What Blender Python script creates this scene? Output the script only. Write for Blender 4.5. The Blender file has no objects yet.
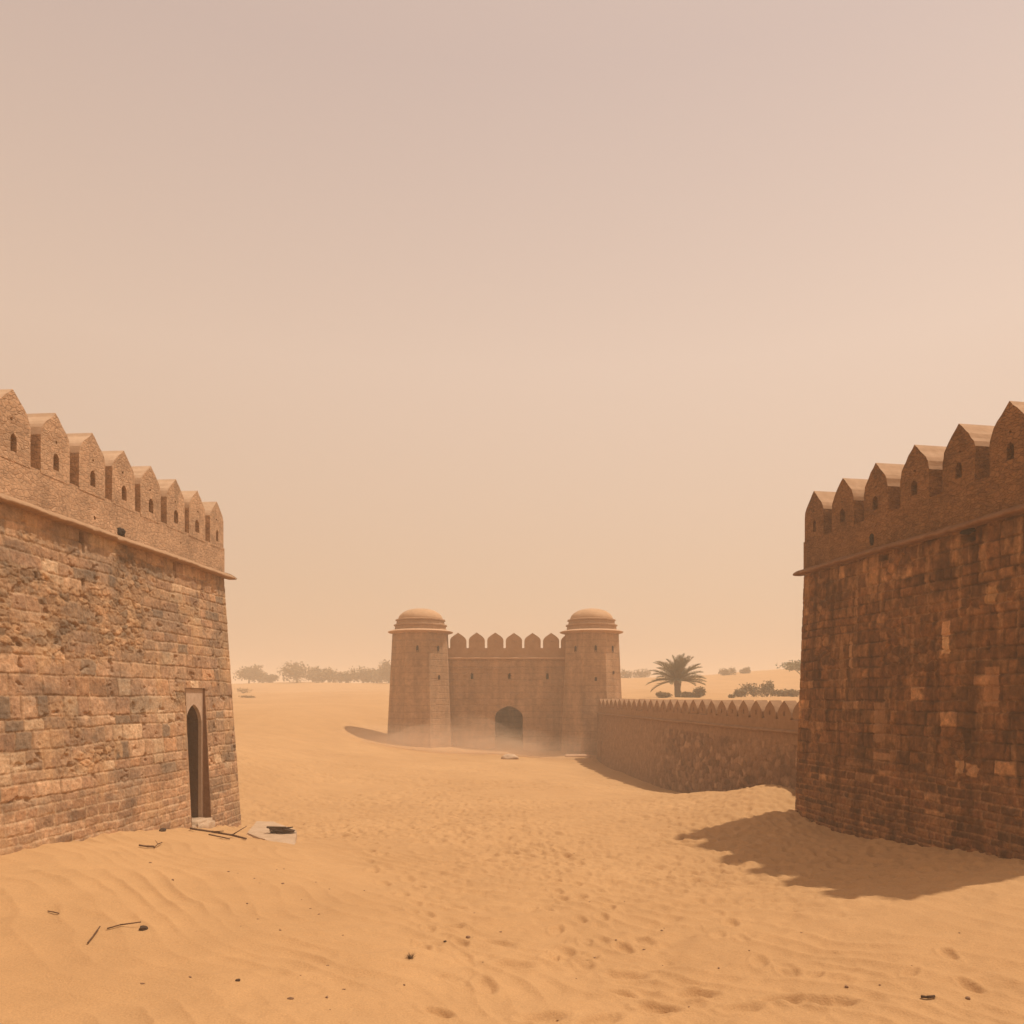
import bpy, bmesh, math, random
import numpy as np
from mathutils import Vector, Matrix
random.seed(7)
R = math.radians
scene = bpy.context.scene
col = scene.collection

# ------------------------------------------------------------------ helpers
def lin(r, g, b):
    f = lambda c: (c/12.92 if c <= .04045 else ((c+.055)/1.055)**2.4)
    return (f(r/255), f(g/255), f(b/255))

def tag(o, label=None, cat=None, group=None, kind=None):
    if label: o['label'] = label
    if cat: o['category'] = cat
    if group: o['group'] = group
    if kind: o['kind'] = kind
    return o

def empty(name, loc, rz=0, label=None, cat=None, group=None):
    o = bpy.data.objects.new(name, None); col.objects.link(o)
    o.location = loc; o.rotation_euler = (0, 0, rz); o.empty_display_size = .2
    return tag(o, label, cat, group)

def link(name, me, mat, parent=None, loc=None):
    o = bpy.data.objects.new(name, me); col.objects.link(o)
    if mat: me.materials.append(mat)
    if parent: o.parent = parent
    if loc is not None: o.location = loc
    return o

def from_bm(name, bm, mat, parent=None, smooth=False, loc=None, recalc=True):
    if recalc: bmesh.ops.recalc_face_normals(bm, faces=bm.faces)
    me = bpy.data.meshes.new(name); bm.to_mesh(me); bm.free()
    if smooth: me.polygons.foreach_set('use_smooth', [True]*len(me.polygons))
    return link(name, me, mat, parent, loc)

def grid_mesh(name, X, Y, Z, keep=None, color=None, flip=False, wrap=False):
    """arrays of shape (rows, cols) -> mesh; keep = bool mask of quads"""
    r, c = X.shape
    me = bpy.data.meshes.new(name)
    co = np.stack([X, Y, Z], -1).reshape(-1, 3).astype(np.float32)
    idx = np.arange(r*c).reshape(r, c)
    if wrap: idx = np.concatenate([idx, idx[:, :1]], 1)
    q = np.stack([idx[:-1, :-1], idx[:-1, 1:], idx[1:, 1:], idx[1:, :-1]], -1)
    if keep is not None: q = q[keep]
    q = q.reshape(-1, 4)
    if flip: q = q[:, ::-1]
    n = len(q)
    me.vertices.add(len(co)); me.vertices.foreach_set('co', co.ravel())
    me.loops.add(n*4); me.loops.foreach_set('vertex_index', q.ravel().astype(np.int32))
    me.polygons.add(n)
    me.polygons.foreach_set('loop_start', np.arange(0, n*4, 4, dtype=np.int32))
    me.polygons.foreach_set('use_smooth', np.ones(n, dtype=bool))
    if color is not None:
        a = me.color_attributes.new('Col', 'FLOAT_COLOR', 'POINT')
        cc = np.ones((r*c, 4), np.float32); cc[:, :3] = color.reshape(-1, 3)
        a.data.foreach_set('color', cc.ravel())
    me.update(calc_edges=True); me.validate()
    return me

def _hash(ix, iy, seed):
    h = (ix.astype(np.int64)*374761393 + iy.astype(np.int64)*668265263 + seed*974634777) & 0xffffffff
    h = ((h ^ (h >> 13))*1274126177) & 0xffffffff
    h = ((h ^ (h >> 16))*2246822519) & 0xffffffff
    return ((h ^ (h >> 15)) & 0xffffff)/float(0xffffff)

def perlin(x, y, seed=0):
    x = np.asarray(x, float); y = np.asarray(y, float)
    ix = np.floor(x); iy = np.floor(y); fx = x-ix; fy = y-iy
    u = fx*fx*fx*(fx*(fx*6-15)+10); v = fy*fy*fy*(fy*(fy*6-15)+10)
    def g(dx, dy):
        a = _hash(ix+dx, iy+dy, seed)*2*np.pi
        return np.cos(a)*(fx-dx)+np.sin(a)*(fy-dy)
    return ((g(0,0)*(1-u)+g(1,0)*u)*(1-v)+(g(0,1)*(1-u)+g(1,1)*u)*v)*1.5

def fbm(x, y, seed=0, o=4, gain=.5):
    t = 0; a = 1; f = 1
    for i in range(o):
        t = t+a*perlin(x*f, y*f, seed+i*17); a *= gain; f *= 2.03
    return t

def sstep(a, b, x):
    t = np.clip((x-a)/(b-a), 0, 1); return t*t*(3-2*t)

def voronoi(x, y, seed=0, jit=.85):
    ix = np.floor(x); iy = np.floor(y)
    f1 = np.full(x.shape, 9.); f2 = np.full(x.shape, 9.); cid = np.zeros(x.shape)
    for dx in (-1, 0, 1):
        for dy in (-1, 0, 1):
            cx = ix+dx; cy = iy+dy
            px = cx+.5+jit*(_hash(cx, cy, seed)-.5); py = cy+.5+jit*(_hash(cx, cy, seed+5)-.5)
            d = np.hypot(x-px, y-py); c = _hash(cx, cy, seed+9)
            nb = d < f1
            f2 = np.where(nb, f1, np.minimum(f2, d)); cid = np.where(nb, c, cid); f1 = np.where(nb, d, f1)
    return f1, f2, cid

# ------------------------------------------------------------------ materials
def new_mat(name):
    m = bpy.data.materials.new(name); m.use_nodes = True
    nt = m.node_tree; b = nt.nodes['Principled BSDF']
    b.inputs['Roughness'].default_value = .92
    b.inputs['Specular IOR Level'].default_value = .15
    return m, nt, b

def nd(nt, typ, **kw):
    n = nt.nodes.new(typ)
    for k, v in kw.items():
        if k.startswith('i_'):
            n.inputs[k[2:].replace('_', ' ')].default_value = v
        else: setattr(n, k, v)
    return n

def noise(nt, vec, scale, detail=5, rough=.6):
    n = nd(nt, 'ShaderNodeTexNoise', i_Scale=scale, i_Detail=detail, i_Roughness=rough)
    nt.links.new(vec, n.inputs['Vector']); return n.outputs['Fac']

def ramp(nt, fac, stops):
    n = nt.nodes.new('ShaderNodeValToRGB'); cr = n.color_ramp
    while len(cr.elements) < len(stops): cr.elements.new(.5)
    for e, (p, c) in zip(cr.elements, stops):
        e.position = p; e.color = (c[0], c[1], c[2], 1) if hasattr(c, '__len__') else (c, c, c, 1)
    nt.links.new(fac, n.inputs['Fac']); return n.outputs['Color']

def mix(nt, a, b, fac, mode='MIX'):
    n = nt.nodes.new('ShaderNodeMix'); n.data_type = 'RGBA'; n.blend_type = mode
    if isinstance(fac, (int, float)): n.inputs[0].default_value = fac
    else: nt.links.new(fac, n.inputs[0])
    for s, v in ((6, a), (7, b)):
        if isinstance(v, tuple): n.inputs[s].default_value = (*v[:3], 1)
        else: nt.links.new(v, n.inputs[s])
    return n.outputs[2]

def math_(nt, op, a, b=0.):
    n = nd(nt, 'ShaderNodeMath', operation=op)
    for i, v in enumerate((a, b)):
        if isinstance(v, (int, float)): n.inputs[i].default_value = v
        else: nt.links.new(v, n.inputs[i])
    return n.outputs[0]

def bump(nt, b, h, dist, strength=1.):
    n = nd(nt, 'ShaderNodeBump', i_Strength=strength, i_Distance=dist)
    nt.links.new(h, n.inputs['Height']); nt.links.new(n.outputs[0], b.inputs['Normal'])

def position(nt, sc=(1, 1, 1)):
    g = nt.nodes.new('ShaderNodeNewGeometry')
    m = nt.nodes.new('ShaderNodeMapping'); m.inputs['Scale'].default_value = sc
    nt.links.new(g.outputs['Position'], m.inputs['Vector']); return m.outputs[0]

def mat_sand():
    m, nt, b = new_mat('sand'); p = position(nt)
    c1 = ramp(nt, noise(nt, p, .22, 4), [(.35, SAND_A), (.65, SAND_B)])
    grain = ramp(nt, noise(nt, p, 60, 3, .7), [(.3, .86), (.7, 1.1)])
    c2 = mix(nt, c1, grain, 1., 'MULTIPLY')
    mid = ramp(nt, noise(nt, p, 1.6, 4, .6), [(.3, .95), (.7, 1.05)])
    c3 = mix(nt, c2, mid, 1., 'MULTIPLY')
    spk = ramp(nt, noise(nt, p, 22, 2, .5), [(.72, 0.), (.78, 1.)])
    c4 = mix(nt, c3, (.25, .14, .075), math_(nt, 'MULTIPLY', spk, .45))
    nt.links.new(c4, b.inputs['Base Color'])
    h = math_(nt, 'ADD', noise(nt, p, 45, 3, .6), math_(nt, 'MULTIPLY', noise(nt, p, 12, 4, .6), .9))
    bump(nt, b, h, .008)
    return m

def mat_attr(name, rscale=1., var=.25, bumpd=.012):
    m, nt, b = new_mat(name); p = position(nt)
    a = nd(nt, 'ShaderNodeVertexColor', layer_name='Col')
    n1 = ramp(nt, noise(nt, p, 7*rscale, 6, .7), [(.28, 1-var), (.72, 1+var)])
    n2 = ramp(nt, noise(nt, p, 40*rscale, 4, .7), [(.3, 1-var*.7), (.7, 1+var*.7)])
    c = mix(nt, mix(nt, a.outputs[0], n1, 1., 'MULTIPLY'), n2, 1., 'MULTIPLY')
    nt.links.new(c, b.inputs['Base Color'])
    h = math_(nt, 'ADD', noise(nt, p, 18*rscale, 6, .7), math_(nt, 'MULTIPLY', noise(nt, p, 70*rscale, 3, .6), .5))
    bump(nt, b, h, bumpd)
    return m

def mat_rubble(name, ca, cb, cc, scale=4.5, bumpd=.03, joint=.75):
    """small coursed rubble with eroded joints, in world space"""
    m, nt, b = new_mat(name)
    p = position(nt, (1, 1, 1.9))
    wn = nd(nt, 'ShaderNodeTexNoise', i_Scale=2.2, i_Detail=3.); nt.links.new(p, wn.inputs['Vector'])
    wp = nt.nodes.new('ShaderNodeVectorMath'); wp.operation = 'MULTIPLY_ADD'
    nt.links.new(wn.outputs['Color'], wp.inputs[0]); wp.inputs[1].default_value = (.25, .25, .25); nt.links.new(p, wp.inputs[2])
    v = nd(nt, 'ShaderNodeTexVoronoi', feature='DISTANCE_TO_EDGE', i_Scale=scale); nt.links.new(wp.outputs[0], v.inputs['Vector'])
    vc = nd(nt, 'ShaderNodeTexVoronoi', feature='F1', i_Scale=scale); nt.links.new(wp.outputs[0], vc.inputs['Vector'])
    sep = nt.nodes.new('ShaderNodeSeparateColor'); nt.links.new(vc.outputs['Color'], sep.inputs[0])
    c0 = ramp(nt, sep.outputs[0], [(0, ca), (.5, cb), (1, cc)])
    c1 = mix(nt, ca, c0, .55)
    edge = ramp(nt, v.outputs['Distance'], [(.0, 0.), (.09, 1.)])
    p2 = position(nt)
    n1 = ramp(nt, noise(nt, p2, 1.7, 7, .75), [(.3, .62), (.7, 1.25)])
    n2 = ramp(nt, noise(nt, p2, 18, 5, .75), [(.3, .68), (.7, 1.25)])
    jm = ramp(nt, v.outputs['Distance'], [(.0, joint), (.05, 1.)])
    c = mix(nt, mix(nt, mix(nt, c1, n1, 1., 'MULTIPLY'), n2, 1., 'MULTIPLY'), jm, 1., 'MULTIPLY')
    nt.links.new(c, b.inputs['Base Color'])
    h = math_(nt, 'ADD', math_(nt, 'MULTIPLY', edge, .6), noise(nt, p2, 12, 6, .7))
    bump(nt, b, h, bumpd)
    return m

def mat_simple(name, ca, cb, scale=8, bumpd=.01, rough=.9, stretch=(1, 1, 1)):
    m, nt, b = new_mat(name); p = position(nt, stretch)
    f = noise(nt, p, scale, 6, .65)
    nt.links.new(ramp(nt, f, [(.3, ca), (.7, cb)]), b.inputs['Base Color'])
    b.inputs['Roughness'].default_value = rough
    bump(nt, b, f, bumpd); return m

def mat_coursed(name, ca, cb, joint_mul=.8):
    """distant plastered masonry with faint level courses"""
    m, nt, b = new_mat(name); p = position(nt)
    s = nt.nodes.new('ShaderNodeSeparateXYZ'); nt.links.new(p, s.inputs[0])
    w = math_(nt, 'ADD', s.outputs[2], math_(nt, 'MULTIPLY', noise(nt, p, 1.2, 3), .12))
    fr = math_(nt, 'FRACT', math_(nt, 'MULTIPLY', w, 2.9))
    ln = ramp(nt, fr, [(0, joint_mul), (.10, 1.), (.92, 1.), (1, joint_mul)])
    n1 = ramp(nt, noise(nt, p, .9, 6, .7), [(.3, ca), (.7, cb)])
    st = ramp(nt, noise(nt, position(nt, (1.6, 1.6, .2)), 1.5, 4, .6), [(.3, .74), (.7, 1.15)])
    n2 = ramp(nt, noise(nt, p, 5, 6, .75), [(.3, .72), (.7, 1.2)])
    c = mix(nt, mix(nt, mix(nt, n1, ln, 1., 'MULTIPLY'), n2, 1., 'MULTIPLY'), st, 1., 'MULTIPLY')
    nt.links.new(c, b.inputs['Base Color'])
    h = math_(nt, 'ADD', math_(nt, 'MULTIPLY', ln, 1.5), noise(nt, p, 9, 6, .75))
    bump(nt, b, h, .03); return m

def mat_leaf(name, ca, cb):
    m, nt, b = new_mat(name)
    oi = position(nt)
    nt.links.new(ramp(nt, noise(nt, oi, 1.3, 3), [(.3, ca), (.7, cb)]), b.inputs['Base Color'])
    b.inputs['Roughness'].default_value = .7
    return m

SAND_A = (.415, .232, .100); SAND_B = (.465, .266, .118)
M = {}
M['sand'] = mat_sand()
M['masonry'] = mat_attr('weathered_masonry')
M['masonry_low'] = mat_attr('rubble_masonry', .8, .3, .02)
M['parapet_l'] = mat_rubble('parapet_stone', (.48, .29, .168), (.53, .335, .20), (.42, .245, .138), 9.5, .014, .93)
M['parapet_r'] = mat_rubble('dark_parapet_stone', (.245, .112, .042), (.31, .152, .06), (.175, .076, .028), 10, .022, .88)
M['cap_l'] = mat_simple('pale_cap', (.46, .30, .185), (.55, .37, .235), 6, .015)
M['cap_r'] = mat_simple('pale_brown_cap', (.36, .215, .12), (.46, .29, .175), 6, .015)
M['dark_passage'] = mat_simple('shade_toned_passage', (.075, .035, .018), (.12, .06, .03), 5, .02)  # darkened stone colour: shade of the passage interior painted in
M['cornice_l'] = mat_simple('cornice_stone', (.28, .16, .085), (.42, .255, .145), 7, .03)
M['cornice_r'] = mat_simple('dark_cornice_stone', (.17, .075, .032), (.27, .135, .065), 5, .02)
M['backing'] = mat_rubble('bastion_stone', (.36, .21, .125), (.42, .27, .17), (.28, .17, .11), 3)
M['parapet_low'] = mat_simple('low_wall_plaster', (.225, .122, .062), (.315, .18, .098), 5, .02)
M['gate'] = mat_coursed('gatehouse_stone', (.34, .195, .105), (.43, .262, .152))
M['gate_smooth'] = mat_simple('gatehouse_plaster', (.33, .187, .10), (.41, .245, .14), 3, .02)
M['eave'] = mat_simple('eave_stone', (.46, .28, .16), (.54, .34, .21), 4, .01)
M['dome'] = mat_simple('dome_plaster', (.42, .25, .135), (.50, .31, .18), 3, .02)
M['panel'] = mat_simple('door_recess_plaster', (.40, .27, .18), (.52, .37, .26), 9, .01)
M['pale'] = mat_simple('pale_stone', (.36, .235, .14), (.50, .35, .23), 5, .02)
M['wood'] = mat_simple('dry_wood', (.07, .035, .018), (.16, .085, .045), 30, .004)
M['char'] = mat_simple('dark_debris', (.03, .02, .015), (.10, .055, .03), 30, .01)
M['bark'] = mat_simple('bark', (.10, .065, .04), (.19, .125, .08), 14, .03)
M['leaf'] = mat_leaf('dusty_leaves', (.13, .095, .045), (.19, .14, .07))
M['leaf2'] = mat_leaf('acacia_leaves', (.075, .085, .04), (.12, .12, .055))
M['palm'] = mat_leaf('palm_leaflets', (.10, .095, .045), (.17, .145, .07))
M['drygrass'] = mat_leaf('dry_grass', (.26, .17, .08), (.36, .25, .12))
M['slit'] = mat_simple('shade_toned_slit', (.018, .012, .010), (.035, .022, .014), 10, .01)  # near-black colour standing in for shade inside slits and drains
M['stone'] = mat_simple('pebble', (.16, .09, .05), (.28, .16, .09), 30, .005)

# ------------------------------------------------------------------ terrain
CTRL = np.array([
 (0,0,.15),(0,-6,.3),(-6,-4,.8),(7,-4,.6),(0,4,.05),(0,7,0),(-2,6,.32),(2,6,0),(4.4,6.9,.05),(0,10,0),(0,15,0),(0,20,0),(0,30,-.02),(0,38,-.05),
 (-6.46,10.1,.78),(-6.33,12.3,.68),(-6.1,15.1,.34),(-5.9,17.5,0),(-4.5,10,.55),(-7.2,6,.75),(-7.4,2,.8),(-4,7,.42),(-2.5,12,.12),(-4.6,15.2,.12),(-4,13,.3),
 (6.01,17,.29),(7.07,11.05,.59),(6.7,13.1,.36),(7.7,7.5,.72),(6,8,.22),(5,12,.10),(4,15.5,.10),(2,12,0),(4.6,10.2,.26),(5.6,9.6,.42),(-9.3,27,.95),(-12,30,1.15),(-6.2,30,.40),(-3,32,.08),(-6.3,22.5,.10),
 (6.19,18.2,.83),(6.72,19.0,.5),(6.1,17.55,.74),(5.8,19.3,.65),(6.45,21.5,.15),(5.4,21.5,.30),(6.15,24.4,-.25),(5.14,24,-.10),(5.85,27.2,-.5),(4.4,40.5,-.5),(4.9,33,-.55),(3.9,24,-.1),(3,22,0),(4.6,19,.25),(2,30,-.15),
 (-.1,43,-.1),(-4.9,42,.22),(-6.9,42.5,.5),(-9.2,43,1.35),(-13,44,1.9),(-22,45,2.3),(4.3,41.5,-.25),(2.6,42,-.2),(-2,43.5,0),(-.2,45,-.1),(2,43.6,-.15),(-3,47,.6),(3,47,.4),
 (-6,26,.15),(-4,36,.05),(-9,36,.65),(-14,36,1.2),(-20,32,1.2),(-30,30,1.2),(-12,22,.5),
 (-16,52,2.1),(-30,60,2.4),(-10,60,2.3),(0,60,2.5),(-40,80,3.0),(-18,80,3.0),(0,85,3.1),(-60,120,3.9),(-30,120,3.9),(0,120,3.9),
 (-80,155,5.5),(-40,155,5.6),(0,155,5.6),(60,155,5.6),(-100,240,4.5),(0,240,4.5),(100,240,4.5),(-150,400,2),(0,400,2),(150,400,2),
 (14,5,.8),(14,20,.8),(-14,8,.8),(30,20,2),(25,45,2.5),
], float)
def _warp(x, y):
    yy = np.maximum(y, -6)+9.
    return x/yy*2.2, np.log(yy)
def _tps_fit(P):
    u, v = _warp(P[:,0], P[:,1]); n = len(P)
    r2 = (u[:,None]-u)**2+(v[:,None]-v)**2
    K = r2*np.log(np.sqrt(r2)+1e-9)
    K[np.arange(n), np.arange(n)] = 2e-3
    Q = np.stack([np.ones(n), u, v], 1)
    A = np.block([[K, Q], [Q.T, np.zeros((3,3))]])
    w = np.linalg.solve(A, np.concatenate([P[:,2], np.zeros(3)]))
    return u, v, w
TU, TV, TW = _tps_fit(CTRL)
def base_h(x, y):
    u, v = _warp(x, y)
    u = np.clip(u, -4, 4)
    out = TW[-3]+TW[-2]*u+TW[-1]*v
    for a, b_, w in zip(TU, TV, TW[:-3]):
        r2 = (u-a)**2+(v-b_)**2
        out = out+w*r2*.5*np.log(r2+1e-12)
    return np.clip(out, -2, 12)
def plateau_h(x, y):
    """ground banked up behind the low wall, dunes beyond"""
    z = 2.60+.15*sstep(45, 60, y)+.95*sstep(60, 100, y)
    rise = (2.0+1.6*sstep(18, 48, x))*sstep(95, 132, y)*(1-.8*sstep(150, 320, y))
    return z+rise+.25*fbm(x/22, y/22, 31, 3)*sstep(55, 80, y)
def height(x, y, detail=True):
    x = np.asarray(x, float); y = np.asarray(y, float)
    b_ = base_h(x, y)
    w = (x+.109*y-8.8)/1.006
    m1 = sstep(.3, .75, w)*sstep(16, 16.8, y)
    m2 = sstep(-8, 6, x)
    t = sstep(46, 51, y)
    m = m1*(1-t)+m2*t
    fade = 1-sstep(150, 260, y)
    z = b_*(1-m)+plateau_h(x, y)*m
    d = np.hypot(x, y)
    z = z+.05*fbm(x/3.1, y/3.1, 3, 3)*sstep(3, 9, d)+.22*fbm(x/26, y/26, 8, 3)*sstep(45, 90, y)
    if detail:
        near = 1-sstep(26, 40, d)
        # wind ripples, gently warped
        wx = x+.5*perlin(x/1.7, y/1.7, 41); wy = y+.5*perlin(x/1.9, y/1.9, 42)
        ph = 19*(.8*wy+.62*wx)+2.2*perlin(x/1.6, y/1.6, 43)+1.0*perlin(x/.5, y/.5, 45)
        rip = .75*(1-np.abs(np.sin(ph*.5)))**1.4*2-.7
        rip = rip*(.35+.65*sstep(-.35, .3, perlin(x/1.3+9, y/.9, 44)))+.9*perlin(wx*1.05+wy*.35, wy*3.6-wx*1.3, 50)+.45*perlin(wx*2.2, wy*6.6-wx*2.0, 51)
        mound = sstep(-1.2, -3.2, x-.15*(y-8))*(1-sstep(14, 17, y))
        z = z+.026*rip*(1-sstep(14, 24, d))*(.6+.4*sstep(-.3, .5, perlin(x/2.6, y/2.6, 52)))*(1-.15*mound)
        # trampled, pitted sand in the open middle and on the right
        tr = (1-mound)*near*sstep(-.55, .35, perlin(x/3.3, y/2.7, 60)+.15)
        f1, f2, c = voronoi(x*3.4+.5*perlin(x*2, y*2, 61), y*2.8+.4*perlin(x*2, y*2, 64), 62, 1.)
        pit = (1-sstep(.12, .5, f1))*(c > .35)
        fg = .35+.65*sstep(9.5, 13, d)
        z = z-fg*.026*pit*tr+fg*.010*tr*sstep(.4, .62, f1)
        f1, f2, c = voronoi(x*5.2, y*4.6, 66, .9)
        z = z-.026*(1-sstep(.1, .5, f1))*(c > .4)*tr*fg
        z = z+.007*fbm(x*3.1, y*3.1, 70, 3)*near*(1-.6*mound)
        z = z+.020*fbm(x*6.5, y*4.6, 71, 3)*sstep(10, 13, d)*(1-sstep(20, 26, d))*(1-mound)
        # footprints
        for (fx, fy, a, l, dp) in FOOT:
            ca, sa = math.cos(a), math.sin(a)
            sel = (np.abs(x-fx) < .45) & (np.abs(y-fy) < .45)
            if not sel.any(): continue
            xx = x[sel]-fx; yy = y[sel]-fy
            p = (xx*ca+yy*sa)/l; q = (-xx*sa+yy*ca)/(l*.52)
            r = np.sqrt(p*p+q*q)
            z[sel] += -dp*(1-sstep(.45, 1.05, r))+dp*.32*np.exp(-((r-1.25)/.22)**2)
    return z
FOOT = []
rf = random.Random(5)
def trail(x0, y0, x1, y1, spread=.12):
    L = math.hypot(x1-x0, y1-y0); n = int(L/.42); a = math.atan2(y1-y0, x1-x0)
    for i in range(n):
        t = i/n; s = .13*(1 if i % 2 else -1)
        FOOT.append((x0+(x1-x0)*t-math.sin(a)*s+rf.uniform(-spread, spread), y0+(y1-y0)*t+math.cos(a)*s+rf.uniform(-spread, spread), a+rf.uniform(-.35, .35), rf.uniform(.15, .21), rf.uniform(.018, .036)))
trail(.6, 8.5, .9, 16); trail(1.2, 9, .4, 18, .2); trail(2.6, 8.2, 2.9, 14, .25)
trail(-.3, 7.5, -3.6, 17.5, .2)
for (px_, py_) in ((513,963),(565,955),(626,969),(691,989),(778,997),(802,1000),(741,1006),(543,1012),(497,942),(656,1003),(836,1004),(600,1016)):
    d_ = 2.78*800/(py_-697); FOOT.append(((px_-512)/800*d_, d_, rf.uniform(-.4, .5), rf.uniform(.19, .25), .05))
for i in range(26):
    FOOT.append((rf.uniform(-1.2, 4.6), rf.uniform(6.2, 17), rf.uniform(0, 3.1), rf.uniform(.11, .2), rf.uniform(.02, .045)))

def build_ground():
    fa = np.radians(np.linspace(-42, 42, 1000)); ba = np.radians(np.linspace(42, 318, 110))[1:-1]
    A = np.concatenate([fa, ba])
    D = np.concatenate([np.geomspace(.4, 5.2, 30)[:-1], np.geomspace(5.2, 46, 640)[:-1], np.geomspace(46, 430, 190)])
    DD, AA = np.meshgrid(D, A, indexing='ij')
    X = DD*np.sin(AA); Y = DD*np.cos(AA)
    Z = height(X, Y)
    me = grid_mesh('ground', X, Y, Z, wrap=True, flip=True)
    o = link('ground', me, M['sand']); tag(o, kind='structure')
    return o
ground = build_ground()
def gz(x, y):
    return float(height(np.array([[x]]), np.array([[y]]))[0, 0])
def at_px(px, py, z0=0.):
    """ground point that the picture shows at pixel px, py (used once while laying the scene out)"""
    z = z0
    for _ in range(12):
        d = (2.8-z)*800/(py-697.); x = (px-512)/800*d; z = .5*z+.5*float(height(np.array([[x]]), np.array([[d]]), False)[0, 0])
    return x, d

# ------------------------------------------------------------------ masonry relief
def pal(h, cols):
    cols = np.array(cols); i = np.clip((h*len(cols)).astype(int), 0, len(cols)-1); return cols[i]

def ashlar(S, Z, seed, hmin, hmax, wmin, wmax, z0=-1.2, z1=7., joint=.012):
    rr = random.Random(seed)
    zb = [z0]
    while zb[-1] < z1: zb.append(zb[-1]+rr.uniform(hmin, hmax))
    zb = np.array(zb)
    Sw = S+.025*fbm(S*2.3, Z*2.3, seed+1, 3); Zw = Z+.022*fbm(S*.9, Z*1.5, seed+2, 4)
    ci = np.clip(np.searchsorted(zb, Zw)-1, 0, len(zb)-2)
    dz = np.minimum(Zw-zb[ci], zb[ci+1]-Zw)
    ds = np.zeros_like(S); bid = np.zeros_like(S)
    for c in range(len(zb)-1):
        sel = ci == c
        if not sel.any(): continue
        sb = [-rr.uniform(.1, .5)]
        while sb[-1] < S.max()+1: sb.append(sb[-1]+rr.uniform(wmin, wmax)*(.6 if rr.random() < .25 else 1))
        sb = np.array(sb); s = Sw[sel]
        bi = np.searchsorted(sb, s)-1
        ds[sel] = np.minimum(s-sb[bi], sb[bi+1]-s)
        bid[sel] = bi+c*1000
    edge = np.minimum(dz, ds)+.010*fbm(S*9, Z*9, seed+4, 2)
    h1 = _hash(bid, bid*0, seed); h2 = _hash(bid, bid*0+1, seed); h3 = _hash(bid, bid*0+2, seed)
    body = sstep(0, joint*2.2, edge)
    return edge, body, h1, h2, h3

def rubble(S, Z, seed, sx, sz):
    f1, f2, c = voronoi(S*sx+.35*fbm(S*2.5, Z*2.5, seed+1, 3), Z*sz+.35*fbm(S*2.5, Z*2.5, seed+2, 3), seed)
    body = sstep(.02, .22, f2-f1)
    return body, c, _hash(np.floor(c*9999), c*0, seed+3)

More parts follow.
